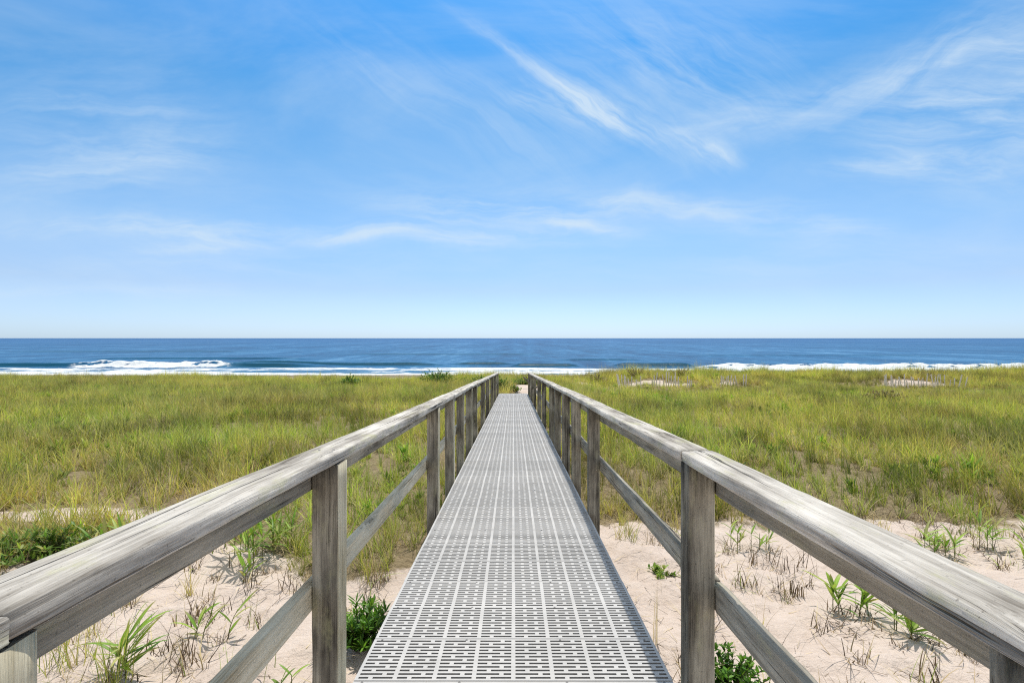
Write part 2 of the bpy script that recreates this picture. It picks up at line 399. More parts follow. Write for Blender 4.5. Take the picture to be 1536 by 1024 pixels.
def joinm(*ms):
    V, F, K = [], [], []; o = 0
    for v, f, c in ms:
        V.append(v); F.append(np.asarray(f)+o); K.append(c); o += len(v)
    return np.concatenate(V), [tuple(map(int, q)) for ff in F for q in ff], np.concatenate(K)

GREEN = [(.33, .43, .075), (.43, .50, .095), (.23, .34, .065), (.52, .54, .12), (.36, .41, .14)]
YELLOW = [(.66, .60, .16), (.72, .62, .23), (.57, .54, .14)]
STRAW = [(.66, .53, .31), (.74, .62, .40), (.54, .41, .24), (.60, .50, .32)]
BROWN = [(.15, .105, .07), (.22, .155, .10), (.28, .205, .135), (.11, .078, .055)]
LEAFG = [(.23, .39, .055), (.30, .46, .075), (.17, .31, .045), (.38, .49, .11), (.40, .42, .14)]

def tuft_variants():
    col = bpy.data.collections.new('tuft_kinds')
    specs = []
    for k in range(4):   # upright green marram
        specs.append([dict(n=12, rad=.08, L=(.34, .68), W=(.008, .016), lean=(.03, .65), curve=(.1, 1.3), cols=GREEN+YELLOW[:1], bend_dir=2.6),
                      dict(n=9, rad=.09, L=(.22, .52), W=(.0065, .013), lean=(.1, .9), curve=(.3, 1.5), cols=STRAW)])
    for k in range(3):   # yellowing
        specs.append([dict(n=10, rad=.08, L=(.30, .60), W=(.008, .015), lean=(.05, .75), curve=(.2, 1.4), cols=YELLOW+GREEN[:2], bend_dir=2.6),
                      dict(n=11, rad=.09, L=(.22, .55), W=(.0065, .013), lean=(.1, .95), curve=(.3, 1.6), cols=STRAW)])
    for k in range(2):   # dead thatch lying low
        specs.append([dict(n=20, rad=.11, L=(.15, .42), W=(.0065, .013), lean=(.4, 1.3), curve=(.2, .8), cols=STRAW[:1]+BROWN, bend_dir=None),
                      dict(n=7, rad=.08, L=(.22, .48), W=(.0065, .012), lean=(.05, .6), curve=(.2, 1.2), cols=STRAW)])
    # 9: seed heads; 10: leafy weed
    specs.append([dict(n=7, rad=.07, L=(.55, .80), W=(.006, .009), lean=(.0, .18), curve=(0., .35), cols=STRAW+YELLOW+BROWN[:1]),
                  dict(n=12, rad=.07, L=(.35, .6), W=(.008, .015), lean=(.05, .45), curve=(.2, 1.1), cols=GREEN+YELLOW)])
    specs.append([dict(n=30, rad=.10, L=(.10, .22), W=(.018, .030), lean=(.15, 1.1), curve=(.2, .9), cols=LEAFG, shape='leaf'),
                  dict(n=26, rad=.08, L=(.12, .24), W=(.014, .026), lean=(.1, .9), curve=(.2, .9), cols=LEAFG, shape='leaf', base=(0, 0, .14))])
    for i, sp in enumerate(specs):
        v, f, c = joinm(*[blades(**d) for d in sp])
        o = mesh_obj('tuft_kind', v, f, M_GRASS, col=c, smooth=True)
        o.name = 'tuft_kind_%02d' % i
        C.objects.unlink(o); col.objects.link(o)
    return col
TUFTS = tuft_variants()

def field():
    P = []
    def scatter(y0, y1, dens, smul, wide=1.45, extra=1.2):
        n = int(dens*(y1-y0)*wide*(y0+y1+2*extra))
        y = RNG.uniform(y0, y1, n); x = RNG.uniform(-1, 1, n)*(wide*y+extra)
        v = veg(x, y)
        k = RNG.random(n) < v
        P.append(np.stack([x[k], y[k], np.full(k.sum(), smul), v[k]], -1))
    scatter(3.2, 8, 44, .80); scatter(8, 13, 36, .88); scatter(13, 20, 28, .95); scatter(20, 30, 22, .98); scatter(30, 44, 22, .98); scatter(33.5, 38.5, 12, 1.12)
    P = np.concatenate(P); x, y, sm, v = P.T
    cl_ = fbm(x*2.1, y*2.1, 451, 3)
    keep = RNG.random(len(x)) < .48+.8*sstep(.36, .56, cl_)
    x, y, sm, v = P[keep].T
    n = len(x)
    z = ground_z(x, y)-.01
    big = fbm(x*.22, y*.16, 401, 3); mid = fbm(x*.9, y*.6, 411, 3); gr = fbm(x*.35, y*.3, 421, 3)
    r = RNG.random(n)
    dead = sstep(.50, .66, mid)*.55 + .10 + .55*(1-sstep(.4, .95, v))
    lush = sstep(.52, .68, gr)
    crest = sstep(26, 37, y)
    idx = np.where(r < dead*.45*(1-.5*crest), RNG.integers(7, 9, n), np.where(r < .45+.25*(big-.5)+.1*dead, RNG.integers(4, 7, n), RNG.integers(0, 4, n)))
    idx = np.where(RNG.random(n) < .05+.12*crest, 9, idx)
    idx = np.where((RNG.random(n) < .012+.16*sstep(.64, .74, fbm(x*.7, y*.7, 431, 2))*(y < 34)), 10, idx)
    tint = np.clip(.42+1.3*(mid-.5)+.7*(big-.5)-.5*lush+RNG.normal(0, .22, n), 0, 1)
    shade = np.clip(1.13+.8*(gr-.5)-.55*sstep(.54,.68,fbm(x*1.1,y*.6,441,3))+RNG.normal(0, .24+.10*crest, n)+.10*crest, .5, 1.7)
    sc = sm*np.clip(.92+.6*(big-.5)+.35*(mid-.5)+RNG.normal(0, .13, n), .5, 1.35)*(.72+.28*sstep(.3, .9, v))
    low = np.clip(blob(x, y, 7.6, 26.5, 3.6, 3.8)+blob(x, y, 20.6, 26, 4.5, 4)+.8*blob(x, y, 12, 28, 2, 2.5), 0, 1)
    sc = sc*(1-.55*low)*(1+.10*crest*(1-low))*(1+crest*.9*(fbm(x*.45, y*.3, 471, 3)-.5))
    sc = sc*np.where((y < 22.6) & (np.abs(x) < 1.25), .72, 1)
    me = bpy.data.meshes.new('beach_grass')
    me.vertices.add(n); me.vertices.foreach_set('co', np.stack([x, y, z], -1).astype(np.float32).ravel())
    def at(nm, ty, arr):
        a = me.attributes.new(nm, ty, 'POINT'); a.data.foreach_set('value', arr)
    lus = np.clip(.9*sstep(.46, .62, fbm(x*.5, y*.35, 461, 3))+RNG.normal(0, .15, n), 0, 1)*(1-.5*crest)
    at('lush', 'FLOAT', lus.astype(np.float32)); at('tint', 'FLOAT', tint.astype(np.float32)); at('shade', 'FLOAT', shade.astype(np.float32))
    at('size', 'FLOAT', sc.astype(np.float32)); at('spin', 'FLOAT', RNG.normal(0, .9, n).astype(np.float32)); at('kindno', 'INT', idx.astype(np.int32))
    o = bpy.data.objects.new('beach_grass', me); C.objects.link(o)
    ng = bpy.data.node_groups.new('scatter_tufts', 'GeometryNodeTree')
    ng.interface.new_socket('Geometry', in_out='INPUT', socket_type='NodeSocketGeometry')
    ng.interface.new_socket('Geometry', in_out='OUTPUT', socket_type='NodeSocketGeometry')
    N = ng.nodes.new; Lk = ng.links.new
    gi = N('NodeGroupInput'); go = N('NodeGroupOutput')
    ci = N('GeometryNodeCollectionInfo'); ci.inputs['Collection'].default_value = TUFTS
    ci.inputs['Separate Children'].default_value = True; ci.inputs['Reset Children'].default_value = True
    ip = N('GeometryNodeInstanceOnPoints'); ip.inputs['Pick Instance'].default_value = True
    def na(nm, ty):
        a = N('GeometryNodeInputNamedAttribute'); a.data_type = ty; a.inputs['Name'].default_value = nm
        return a.outputs['Attribute']
    m2p = N('GeometryNodeMeshToPoints')
    Lk(gi.outputs[0], m2p.inputs[0]); Lk(m2p.outputs[0], ip.inputs['Points'])
    Lk(ci.outputs[0], ip.inputs['Instance']); Lk(na('kindno', 'INT'), ip.inputs['Instance Index'])
    cx = N('ShaderNodeCombineXYZ'); Lk(na('spin', 'FLOAT'), cx.inputs['Z']); Lk(cx.outputs[0], ip.inputs['Rotation'])
    Lk(na('size', 'FLOAT'), ip.inputs['Scale']); Lk(ip.outputs[0], go.inputs[0])
    md = o.modifiers.new('tufts', 'NODES'); md.node_group = ng
    me.materials.append(M_GRASS)
    tag(o, 'yellow-green beach grass mixed with straw covering the dunes on both sides of the walkway', 'grass', kind='stuff')
    print('tufts', n)
field()

# ------------------------------------------------------------------ walkway
def box(x0, x1, y0, y1, z0, z1):
    v = [(x0, y0, z0), (x1, y0, z0), (x1, y1, z0), (x0, y1, z0), (x0, y0, z1), (x1, y0, z1), (x1, y1, z1), (x0, y1, z1)]
    return v, [(0, 3, 2, 1), (4, 5, 6, 7), (0, 1, 5, 4), (1, 2, 6, 5), (2, 3, 7, 6), (3, 0, 4, 7)]
def panel_mesh():
    HW, D, T = .61, .305, .022
    V, F, MI = [], [], []
    def quad(a, b, c, d, mi=0):
        i = len(V); V.extend([a, b, c, d]); F.append((i, i+1, i+2, i+3)); MI.append(mi)
    g = .0018; y0, y1 = g, D-g
    def top(xa, xb, ya, yb): quad((xa, ya, 0), (xb, ya, 0), (xb, yb, 0), (xa, yb, 0))
    pitch = (D-2*g-.010)/12; sw = .0112; cp = 2*HW/8; rib = .017; bridge = .017
    yc = y0+.005
    prev = y0
    for r in range(12):
        a = yc + (pitch-sw)/2; b = a+sw
        top(-HW, HW, prev, a)
        x = -HW
        fr = .35 if r % 2 == 0 else .72
        for c in range(8):
            xl = -HW+c*cp+rib/2+(.004 if c == 0 else 0); xr = -HW+(c+1)*cp-rib/2-(.004 if c == 7 else 0)
            xm = xl+(xr-xl)*fr
            for (sa, sb) in ((xl, xm-bridge/2), (xm+bridge/2, xr)):
                top(x, sa, a, b); x = sb
                quad((sa, a, 0), (sa, b, 0), (sa, b, -T), (sa, a, -T), 2); quad((sb, b, 0), (sb, a, 0), (sb, a, -T), (sb, b, -T), 2)
                quad((sb, a, 0), (sa, a, 0), (sa, a, -T), (sb, a, -T), 2); quad((sa, b, 0), (sb, b, 0), (sb, b, -T), (sa, b, -T), 2)
        top(x, HW, a, b)
        prev = b; yc += pitch
    top(-HW, HW, prev, y1)
    S = .034
    quad((-HW, y0, -S), (HW, y0, -S), (HW, y0, 0), (-HW, y0, 0)); quad((HW, y1, -S), (-HW, y1, -S), (-HW, y1, 0), (HW, y1, 0))
    quad((-HW, y1, -S), (-HW, y0, -S), (-HW, y0, 0), (-HW, y1, 0)); quad((HW, y0, -S), (HW, y1, -S), (HW, y1, 0), (HW, y0, 0))
    for sx in (-.205, .205, -.575, .575):          # screw heads by the far lip
        i = len(V); R = .0052
        V.extend([(sx+R*math.cos(k*math.pi/4), y1-.0075+R*math.sin(k*math.pi/4), .0012) for k in range(8)])
        F.append(tuple(range(i, i+8))); MI.append(1)
    me = bpy.data.meshes.new('deck_panel'); me.from_pydata(V, [], F); me.update()
    me.materials.append(M_DECK); me.materials.append(M_SCREW); me.materials.append(M_SLOT_SHADE)
    me.polygons.foreach_set('material_index', MI)
    return me
Y_NEAR, Y_END = 1.985-.305*3, 1.985+.305*67
walk = thing('boardwalk', 'long straight walkway of pale grey slotted panels leading between two railings to the beach', 'boardwalk', (0, Y_NEAR, deck_z(Y_NEAR)))
walk.rotation_euler = (TILT, 0, 0)
pm = panel_mesh()
cl = 1/math.cos(TILT)
for k in range(70):
    o = bpy.data.objects.new('deck_panel', pm); C.objects.link(o); o.parent = walk
    o.location = (random.uniform(-.0012, .0012), k*.305*cl, random.uniform(-.0012, .0012)); o.rotation_euler = (random.uniform(-.0025, .0025), 0, random.uniform(-.001, .001))
LEN = (Y_END-Y_NEAR)*cl
for sx in (-.575, -.19, .19, .575):
    v, f = box(-.019, .019, -.02, LEN, -.18, 0)
    mesh_obj('joist', v, f, M_BEAM, walk, loc=(sx, 0, -.040))

# ------------------------------------------------------------------ railings
POST_Y = [.578, 1.80, 4.20, 5.36, 6.40, 7.66, 8.73, 11.05, 13.2, 15.9, 18.6, 21.6]
def board(name, L, w, t, mat, parent, loc, r=.008, warp=.004, seed=0, ends=0, seg=None):
    """a rounded board along +Y, slightly bowed and worn; cross-section w (x) by t (z)"""
    rg = np.random.default_rng(seed)
    prof = []
    for cx, cz, a0 in ((w/2-r, t/2-r, 0), (-w/2+r, t/2-r, 90), (-w/2+r, -t/2+r, 180), (w/2-r, -t/2+r, 270)):
        for k in range(5):
            a = math.radians(a0+k*22.5); prof.append((cx+r*math.cos(a), cz+r*math.sin(a)))
    n = len(prof); ns = seg or max(6, int(L/.06)); V = []
    ph = rg.uniform(0, 50)
    for i in range(ns+1):
        y = L*i/ns
        bx = warp*math.sin(y*.9+ph); bz = warp*.7*math.sin(y*1.3+2*ph)
        e = 1-(.10 if i in (0, ns) else 0)
        for j, (px, pz) in enumerate(prof):
            d = (float(vnoise(y*3.1, j*.8, seed+500))-.5)*.0034 + (float(vnoise(y*11, j*.8, seed+501))-.5)*.0022
            V.append((px*(1-(1-e)*.3)+bx+d, y, pz*e+bz+d))
    F = [(i*n+j, i*n+(j+1) % n, (i+1)*n+(j+1) % n, (i+1)*n+j) for i in range(ns) for j in range(n)]
    F = [tuple(reversed(q)) for q in F]
    F += [tuple(range(n)), tuple(reversed(range(ns*n, ns*n+n)))]
    return mesh_obj(name, V, F, mat, parent, loc=loc, rot=(TILT, 0, 0), smooth=False)
def smooth_sides(o):
    me = o.data
    me.polygons.foreach_set('use_smooth', np.array([len(p.vertices) == 4 for p in me.polygons]))
def post_mesh(seed, h):
    w = .091; r = .005; prof = []
    for cx, cy, a0 in ((w/2-r, w/2-r, 0), (-w/2+r, w/2-r, 90), (-w/2+r, -w/2+r, 180), (w/2-r, -w/2+r, 270)):
        for k in range(4):
            a = math.radians(a0+k*30); prof.append((cx+r*math.cos(a), cy+r*math.sin(a)))
    n = len(prof); ns = 26; V = []
    for i in range(ns+1):
        z = h*i/ns
        for j, (px, py) in enumerate(prof):
            d = (float(vnoise(z*6, j*.7, seed))-.5)*.003
            V.append((px+d, py+d, z))
    F = [(i*n+j, i*n+(j+1) % n, (i+1)*n+(j+1) % n, (i+1)*n+j) for i in range(ns) for j in range(n)]
    F += [tuple(reversed(range(n))), tuple(range(ns*n, ns*n+n))]
    return V, F
def railing(side, label, joints, cap_x0, cap_x1, seed):
    y0 = POST_Y[0]
    root = thing('railing', label, 'railing', (side*.6555, y0, gz(side*.66, y0)), 'railings along the walkway')
    ox, oy, oz = root.location
    for i, py in enumerate(POST_Y):
        gzv = min(gz(side*.654, py)-.08, deck_z(py)-.35)
        top = deck_z(py)+.8600
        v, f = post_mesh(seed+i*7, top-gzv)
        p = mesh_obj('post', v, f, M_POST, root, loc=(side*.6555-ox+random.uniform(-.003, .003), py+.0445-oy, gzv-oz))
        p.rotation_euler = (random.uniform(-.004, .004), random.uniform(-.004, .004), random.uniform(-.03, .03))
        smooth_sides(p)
    cw = cap_x1-cap_x0; cx = side*(cap_x0+cap_x1)/2
    for i in range(len(joints)-1):
        a, b = joints[i]+.0015, joints[i+1]-.0015
        L = (b-a)*cl
        o = board('handrail', L, cw, .040, M_CAP, root, (cx-ox+random.uniform(-.002, .002), a-oy, deck_z(a)+.8835-oz), .0095, .0035, seed+31*i)
        smooth_sides(o)
        if side > 0 and i == 0:
            o.rotation_euler.x += .0085; o.location.z -= .0085*(b-a)
        jit = random.uniform(-.02, .02)
        uh = .090 if side < 0 else .106
        o = board('under_rail', L, .037, uh, M_RAIL, root, (side*.7195-ox, a+jit-oy, deck_z(a+jit)+.861-uh/2-oz), .004, .001, seed+37*i+3)
        smooth_sides(o)
    for py in POST_Y[:5]:
        for nx_ in (-.022, .026):
            yy = py+.045+random.uniform(-.02, .02)
            v = [(.0042*math.cos(k*math.pi/5), .0042*math.sin(k*math.pi/5), .0006) for k in range(10)]+[(.0046*math.cos(k*math.pi/5), .0046*math.sin(k*math.pi/5), -.004) for k in range(10)]
            f = [tuple(range(10))]+[(k, 10+k, 10+(k+1) % 10, (k+1) % 10) for k in range(10)]
            mesh_obj('nail', v, f, M_SCREW, root, loc=(cx+nx_-ox, yy-oy, deck_z(yy)+.9045-oz-(.0085*(max(0, yy-joints[0])) if side > 0 and yy < joints[1] else 0)), rot=(TILT, 0, 0))
    mj = [joints[0]] + [j+.0 for j in joints[1:]]
    for i in range(len(mj)-1):
        a, b = mj[i]+.002, mj[i+1]-.002
        o = board('mid_rail', (b-a)*cl, .037, .088, M_RAIL_LIT if side < 0 else M_RAIL, root, (side*.7190-ox, a-oy, deck_z(a)+.398-oz), .004, .002, seed+41*i+5)
        smooth_sides(o)
    return root
railing(-1, 'weathered grey wooden railing on the left edge of the walkway', [-.55, .622, 5.40, 8.775, 13.245, 18.645, 21.72], .604, .732, 900)
railing(1, 'weathered grey wooden railing on the right edge of the walkway', [-.60, 1.845, 5.40, 8.775, 13.245, 18.645, 21.72], .596, .714, 1900)

# ------------------------------------------------------------------ plants standing on the sand
def tube(pts, r0, r1, n=6):
    V, F = [], []
    P = [Vector(p) for p in pts]
    for i, p in enumerate(P):
        d = (P[min(i+1, len(P)-1)]-P[max(i-1, 0)]).normalized()
        a = d.orthogonal().normalized(); b = d.cross(a)
        r = r0+(r1-r0)*i/(len(P)-1)
        for k in range(n):
            t = 2*math.pi*k/n; V.append(tuple(p+a*(r*math.cos(t))+b*(r*math.sin(t))))
    for i in range(len(P)-1):
        for k in range(n): F.append((i*n+k, i*n+(k+1) % n, (i+1)*n+(k+1) % n, (i+1)*n+k))
    F.append(tuple(reversed(range(n)))); F.append(tuple(range((len(P)-1)*n, len(P)*n)))
    return np.array(V), F
def leaf(base, az, pitch, L, W, droop=.6, fold=.25, seg=6, col=(.1, .2, .03)):
    """one lance-shaped leaf with a folded midrib; base point, heading, pitch above level"""
    V = []; p = Vector(base); side = Vector((-math.sin(az), math.cos(az), 0))
    for k in range(seg+1):
        t = k/seg
        pt = pitch - droop*t*t
        d = Vector((math.cos(az)*math.cos(pt), math.sin(az)*math.cos(pt), math.sin(pt)))
        up = side.cross(d)*-1
        w = W*.5*max(.06, math.sin(math.pi*min(1, .06+.94*t**.85))**.75)
        V += [tuple(p-side*w+up*(w*fold)), tuple(p), tuple(p+side*w+up*(w*fold))]
        p = p + d*(L/seg)
    F = []
    for k in range(seg):
        i = 3*k; F += [(i, i+1, i+4, i+3), (i+1, i+2, i+5, i+4)]
    cc = np.array([[c for c in col]]*len(V)); cc[1::3] *= 1.35
    if random.random() < .4 and seg > 3:
        cc[-6:] = cc[-6:]*.35+np.array([.34, .24, .12])*.65; cc[-9:-6] = cc[-9:-6]*.7+np.array([.36, .30, .12])*.3
    return np.array(V), F, cc
def jit(c, a=.2): 
    s = random.uniform(1-a, 1+a); return (c[0]*s*random.uniform(.9, 1.12), c[1]*s, c[2]*s*random.uniform(.85, 1.15))
def joinf(ms):
    V, F, K = [], [], []; o = 0
    for v, f, c in ms:
        V.append(np.asarray(v)); F += [tuple(int(i)+o for i in q) for q in f]; K.append(np.asarray(c)); o += len(v)
    return np.concatenate(V), F, np.concatenate(K)
def leafy(x, y, label, h=.3, n=22, stems=2, spread=.10, leafL=(.10, .19), leafW=(.016, .030), dead=14, name='leafy_plant', cat='plant', group='leafy green plants on the sand', lean=0.0, cols=LEAFG, toward=None):
    r = thing(name, label, cat, (x, y, gz(x, y)-.01), group)
    st, lv = [], []
    for s in range(stems):
        a = random.uniform(0, 6.28); bx, by = spread*random.random()*math.cos(a), spread*random.random()*math.sin(a)
        hh = h*random.uniform(.7, 1.0)*.62; la = random.uniform(0, 6.28) if toward is None else toward
        pts = [(bx+math.cos(la)*lean*hh*t*t, by+math.sin(la)*lean*hh*t*t, hh*t) for t in (0, .25, .5, .75, 1)]
        v, f = tube(pts, .0035, .0018); mesh_obj('stem', v, f, M_LEAF, r, np.array([[.22, .25, .07]]*len(v)), True)
        for k in range(n//stems):
            t = random.uniform(.15, 1)**.8
            i = min(3, int(t*4)); q = t*4-i
            b = tuple(pts[i][c]+(pts[i+1][c]-pts[i][c])*q for c in range(3))
            az = k*2.4+random.uniform(-.4, .4)
            if toward is not None and random.random() < .6: az = toward+random.gauss(0, .55)
            lv.append(leaf(b, az, random.uniform(.35, 1.25)*(.6+.5*t), random.uniform(*leafL), random.uniform(*leafW), random.uniform(.2, 1.0), random.uniform(.1, .4), 6, jit(random.choice(cols))))
    V, F, K = joinf(lv); mesh_obj('foliage', V, F, M_LEAF, r, K, True)
    if dead:
        v, f, c = blades(dead, spread*.9, (.06, .20), (.004, .009), (.5, 1.5), (.1, .7), 4, BROWN+STRAW[:1])
        mesh_obj('dead_leaves', v, [tuple(map(int, q)) for q in f], M_DRY, r, c)
    return r
def tuft(x, y, label, n=30, rad=.06, L=(.15, .38), cols=None, W=(.0035, .006), lean=(.03, .5), curve=(.1, 1.2), name='grass_tuft', cat='grass tuft', group='grass tufts on the sand', dry=.4):
    cols = cols or GREEN
    ms = [blades(n, rad, L, W, lean, curve, 5, cols)]
    o_dry = int(n*dry)
    r = thing(name, label, cat, (x, y, gz(x, y)-.008), group)
    v, f, c = joinm(*ms); mesh_obj('blade_cluster', v, f, M_LEAF, r, c, True)
    if o_dry > 9:
        v, f, c = joinm(blades(o_dry, rad*1.2, (L[0]*.5, L[1]*.8), W, (.2, 1.2), (.1, 1.), 4, STRAW+BROWN)); mesh_obj('dead_blades', v, f, M_DRY, r, c, True)
    return r
def stubble(x, y, label, n=16, rad=.07, L=(.04, .10), W=(.006, .010), name='dry_stubble', lean=(0., .35), group='dead plant stubs on the sand'):
    v, f, c = joinm(blades(n, rad, L, W, lean, (0, .3), 3, BROWN, shape='stalk'), blades(n//2, rad*1.3, (L[0]*.6, L[1]), (.003, .005), (.5, 1.4), (0, .5), 3, BROWN+STRAW))
    o = mesh_obj(name, v, f, M_DRY, None, c, loc=(x, y, gz(x, y)-.008)); return tag(o, label, 'dead plant', group)
def shrub(x, y, label, h=.3, rx=.25, n=900, leafL=(.022, .042), leafW=(.009, .016), cols=LEAFG, group=None, name='shrub', br=26, droop=.4):
    r = thing(name, label, 'shrub', (x, y, gz(x, y)-.01), group)
    st, lv = [], []
    for b in range(br):
        a = random.uniform(0, 6.28); q = math.sqrt(random.random())
        tip = (rx*q*math.cos(a), rx*q*math.sin(a), h*(1-.55*q*q)*random.uniform(.6, 1.05))
        m = (tip[0]*.4, tip[1]*.4, tip[2]*.55)
        pts = [(0.02*math.cos(a), .02*math.sin(a), 0), m, tip]
        v, f = tube(pts, .004, .0015, 5); st.append((v, f, np.array([[.10, .085, .055]]*len(v))))
        shade = random.uniform(.7, 1.15)
        for k in range(n//br):
            t = random.uniform(.25, 1.)
            if t < .5: p = [pts[0][c]+(m[c]-pts[0][c])*t*2 for c in range(3)]
            else: p = [m[c]+(tip[c]-m[c])*(t-.5)*2 for c in range(3)]
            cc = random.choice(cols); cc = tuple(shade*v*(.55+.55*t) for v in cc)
            lv.append(leaf(p, random.uniform(0, 6.28), random.uniform(.1, 1.3), random.uniform(*leafL), random.uniform(*leafW), random.uniform(0, droop), .2, 3, jit(cc)))
    V, F, K = joinf(st); mesh_obj('branches', V, F, M_DRY, r, K, True)
    V, F, K = joinf(lv); mesh_obj('foliage', V, F, M_LEAF, r, K, True)
    return r

PI = math.pi
# left of the walkway
leafy(-2.02, 2.72, 'tall fresh green plant with broad upright leaves on the left sand below the handrail', .36, 34, 3, .10, (.15, .25), (.018, .030), 24, toward=.6, lean=.1)
tuft(-2.04, 2.66, 'long grass blades growing through the tall broad-leaved plant', 26, .07, (.2, .45), GREEN, lean=(0, .35))
leafy(-1.83, 3.12, 'green plant with spreading leaves over a dead brown base on the left sand', .34, 16, 3, .12, (.10, .18), (.016, .028), 40, toward=.1, lean=.3)
leafy(-2.02, 3.98, 'small bright green plant with four leaf fans on the left sand farthest from the camera', .26, 14, 3, .09, (.10, .16), (.016, .026), 22)
stubble(-1.60, 3.75, 'dark dead stalks on the sand close to the left middle rail', 26, .10, (.06, .20), (.004, .008), lean=(.1, .9))
stubble(-1.95, 3.42, 'thin brown dead plant between green ones on the left sand', 20, .11, (.05, .14), (.004, .007), lean=(.2, 1.1))
stubble(-1.86, 2.92, 'clump of dark dried stems in front of the spreading plant on the left sand', 30, .08, (.05, .16), (.004, .008), lean=(.1, .8))
tuft(-2.45, 2.85, 'green grass tuft in the bottom left corner beside the near post', 44, .12, (.15, .38), GREEN+YELLOW, group=None)
tuft(-2.62, 3.10, 'straw coloured grass tuft under the left handrail near the corner', 40, .14, (.10, .32), STRAW+YELLOW, group=None)
tuft(-2.25, 2.62, 'low tangle of dry grass at the bottom edge left of the tall leafy plant', 60, .16, (.06, .24), STRAW+BROWN, lean=(.4, 1.4), group=None)
tuft(-2.10, 2.45, 'dense yellowing grass clump at the bottom edge right of the near left post', 60, .15, (.12, .34), YELLOW+GREEN+STRAW, group=None)
tuft(-1.72, 2.52, 'flattened straw grass at the bottom edge under the tall leafy plant', 50, .15, (.06, .22), STRAW+BROWN, lean=(.4, 1.4), group=None)
tuft(-2.75, 3.45, 'mixed green and straw grass close under the left handrail', 60, .2, (.14, .34), YELLOW+GREEN+STRAW, group=None)
tuft(-2.33, 3.72, 'thin upright grass tuft on the left sand below the handrail', 22, .05, (.15, .34), YELLOW+STRAW, group=None)
tuft(-1.40, 2.72, 'few sparse green blades on the sand between left rail and walkway', 9, .14, (.10, .28), GREEN, dry=.0, group=None)
leafy(-1.16, 2.62, 'small leafy sprig at the bottom edge beside the left post', .14, 8, 2, .07, (.07, .11), (.012, .02), 8)
shrub(-.90, 3.02, 'dense dark green shrub tucked against the left edge of the walkway', .30, .21, 1300, (.040, .075), (.009, .016), [(.10, .24, .025), (.14, .31, .035), (.08, .19, .022), (.19, .36, .045)], br=40, droop=.2)
for (x, y, lab, n) in ((-1.02, 3.85, 'tall thin reedy grass beside the left edge of the walkway past the shrub', 34), (-1.25, 4.05, 'reedy straw-green grass under the left middle rail', 34), (-1.12, 4.45, 'bushy tall grass beside the second left post', 44)):
    tuft(x, y, lab, n, .12, (.22, .5), GREEN+STRAW+YELLOW, lean=(0, .35), group=None)
leafy(-2.12, 4.40, 'bright green leafy clump at the edge of the grass above the left sand', .46, 110, 11, .34, (.16, .28), (.014, .024), 60, group=None, cols=LEAFG+[(.2, .27, .05)])
leafy(-3.30, 4.28, 'broad green leaf clump left of the handrail beside a bare sand patch', .36, 46, 6, .24, (.14, .24), (.018, .03), 30, group=None)
for (x, y, lab) in ((-4.05, 4.02, 'low dark green leafy bush at the left edge of the picture'), (-3.72, 4.20, 'low leafy bush half hidden behind the left handrail')):
    shrub(x, y, lab, .28, .40, 900, (.04, .085), (.012, .022), [(.16, .28, .045), (.24, .36, .07), (.12, .22, .04), (.36, .38, .13)], None, br=40)
# right of the walkway
shrub(1.06, 2.55, 'bright green small-leaved shrub at the bottom edge behind the right post', .26, .19, 900, (.024, .042), (.013, .020), [(.10, .23, .025), (.14, .29, .035), (.075, .17, .02)], br=34)
shrub(1.13, 3.98, 'small creeping green plant lying on the sand by the right edge of the walkway', .07, .13, 220, (.03, .05), (.012, .019), LEAFG, None, 'creeping_plant', 12)
tuft(.845, 3.05, 'two thin dry grass stalks beside the right edge of the walkway', 5, .03, (.22, .40), STRAW, lean=(.02, .25), curve=(0, .3), dry=0, group=None)
tuft(1.03, 4.72, 'sparse dry grass beside the right edge of the walkway where the sand begins', 40, .12, (.14, .40), STRAW+YELLOW+GREEN, group=None)
tuft(1.28, 4.62, 'low brown grass tuft behind the right middle rail', 34, .11, (.10, .28), STRAW+BROWN, group=None)
tuft(1.50, 4.95, 'wiry straw grass under the right handrail at the far edge of the sand', 40, .14, (.12, .34), STRAW+YELLOW, group=None)
leafy(2.10, 4.58, 'row of small green sprigs with dry stalks under the right handrail', .30, 34, 7, .26, (.10, .17), (.012, .022), 60, group=None)
stubble(2.22, 4.20, 'wide clump of brown dead stalks below the right handrail', 44, .20, (.05, .20), (.004, .008), lean=(.05, .7))
stubble(1.98, 4.32, 'short grey stubs on the right sand left of the wide brown clump', 16, .08, (.04, .12), (.005, .009))
stubble(2.02, 3.73, 'dark brush-like row of short stubs on the right sand', 20, .075, (.07, .11), (.008, .012), lean=(0, .15))
leafy(2.10, 3.45, 'green sprig with a star of pointed leaves next to the brush-like stubs', .36, 18, 2, .06, (.12, .21), (.018, .030), 8)
leafy(2.30, 3.38, 'taller green sprig with narrow pointed leaves in the middle of the right group', .42, 20, 2, .07, (.12, .21), (.018, .028), 8, lean=.3)
leafy(2.38, 3.24, 'pair of pale green sprigs behind the dark debris on the right sand', .36, 20, 2, .10, (.12, .20), (.018, .030), 6)
stubble(2.10, 3.20, 'flat heap of dark twigs and dead leaves on the right sand', 80, .17, (.03, .13), (.004, .010), lean=(.9, 1.5))
leafy(2.33, 3.03, 'fresh green rosette of pointed leaves with a trailing dead base on the right sand', .32, 22, 1, .03, (.15, .24), (.022, .034), 30, group='leafy green plants on the sand')
stubble(2.46, 2.98, 'trailing brown dead stems right of the green rosette', 40, .13, (.04, .16), (.004, .008), lean=(.7, 1.5))
tuft(1.47, 3.08, 'few thin curved blades alone on the open sand right of the post', 6, .012, (.22, .36), YELLOW+STRAW, lean=(.1, .4), dry=.5, group=None)
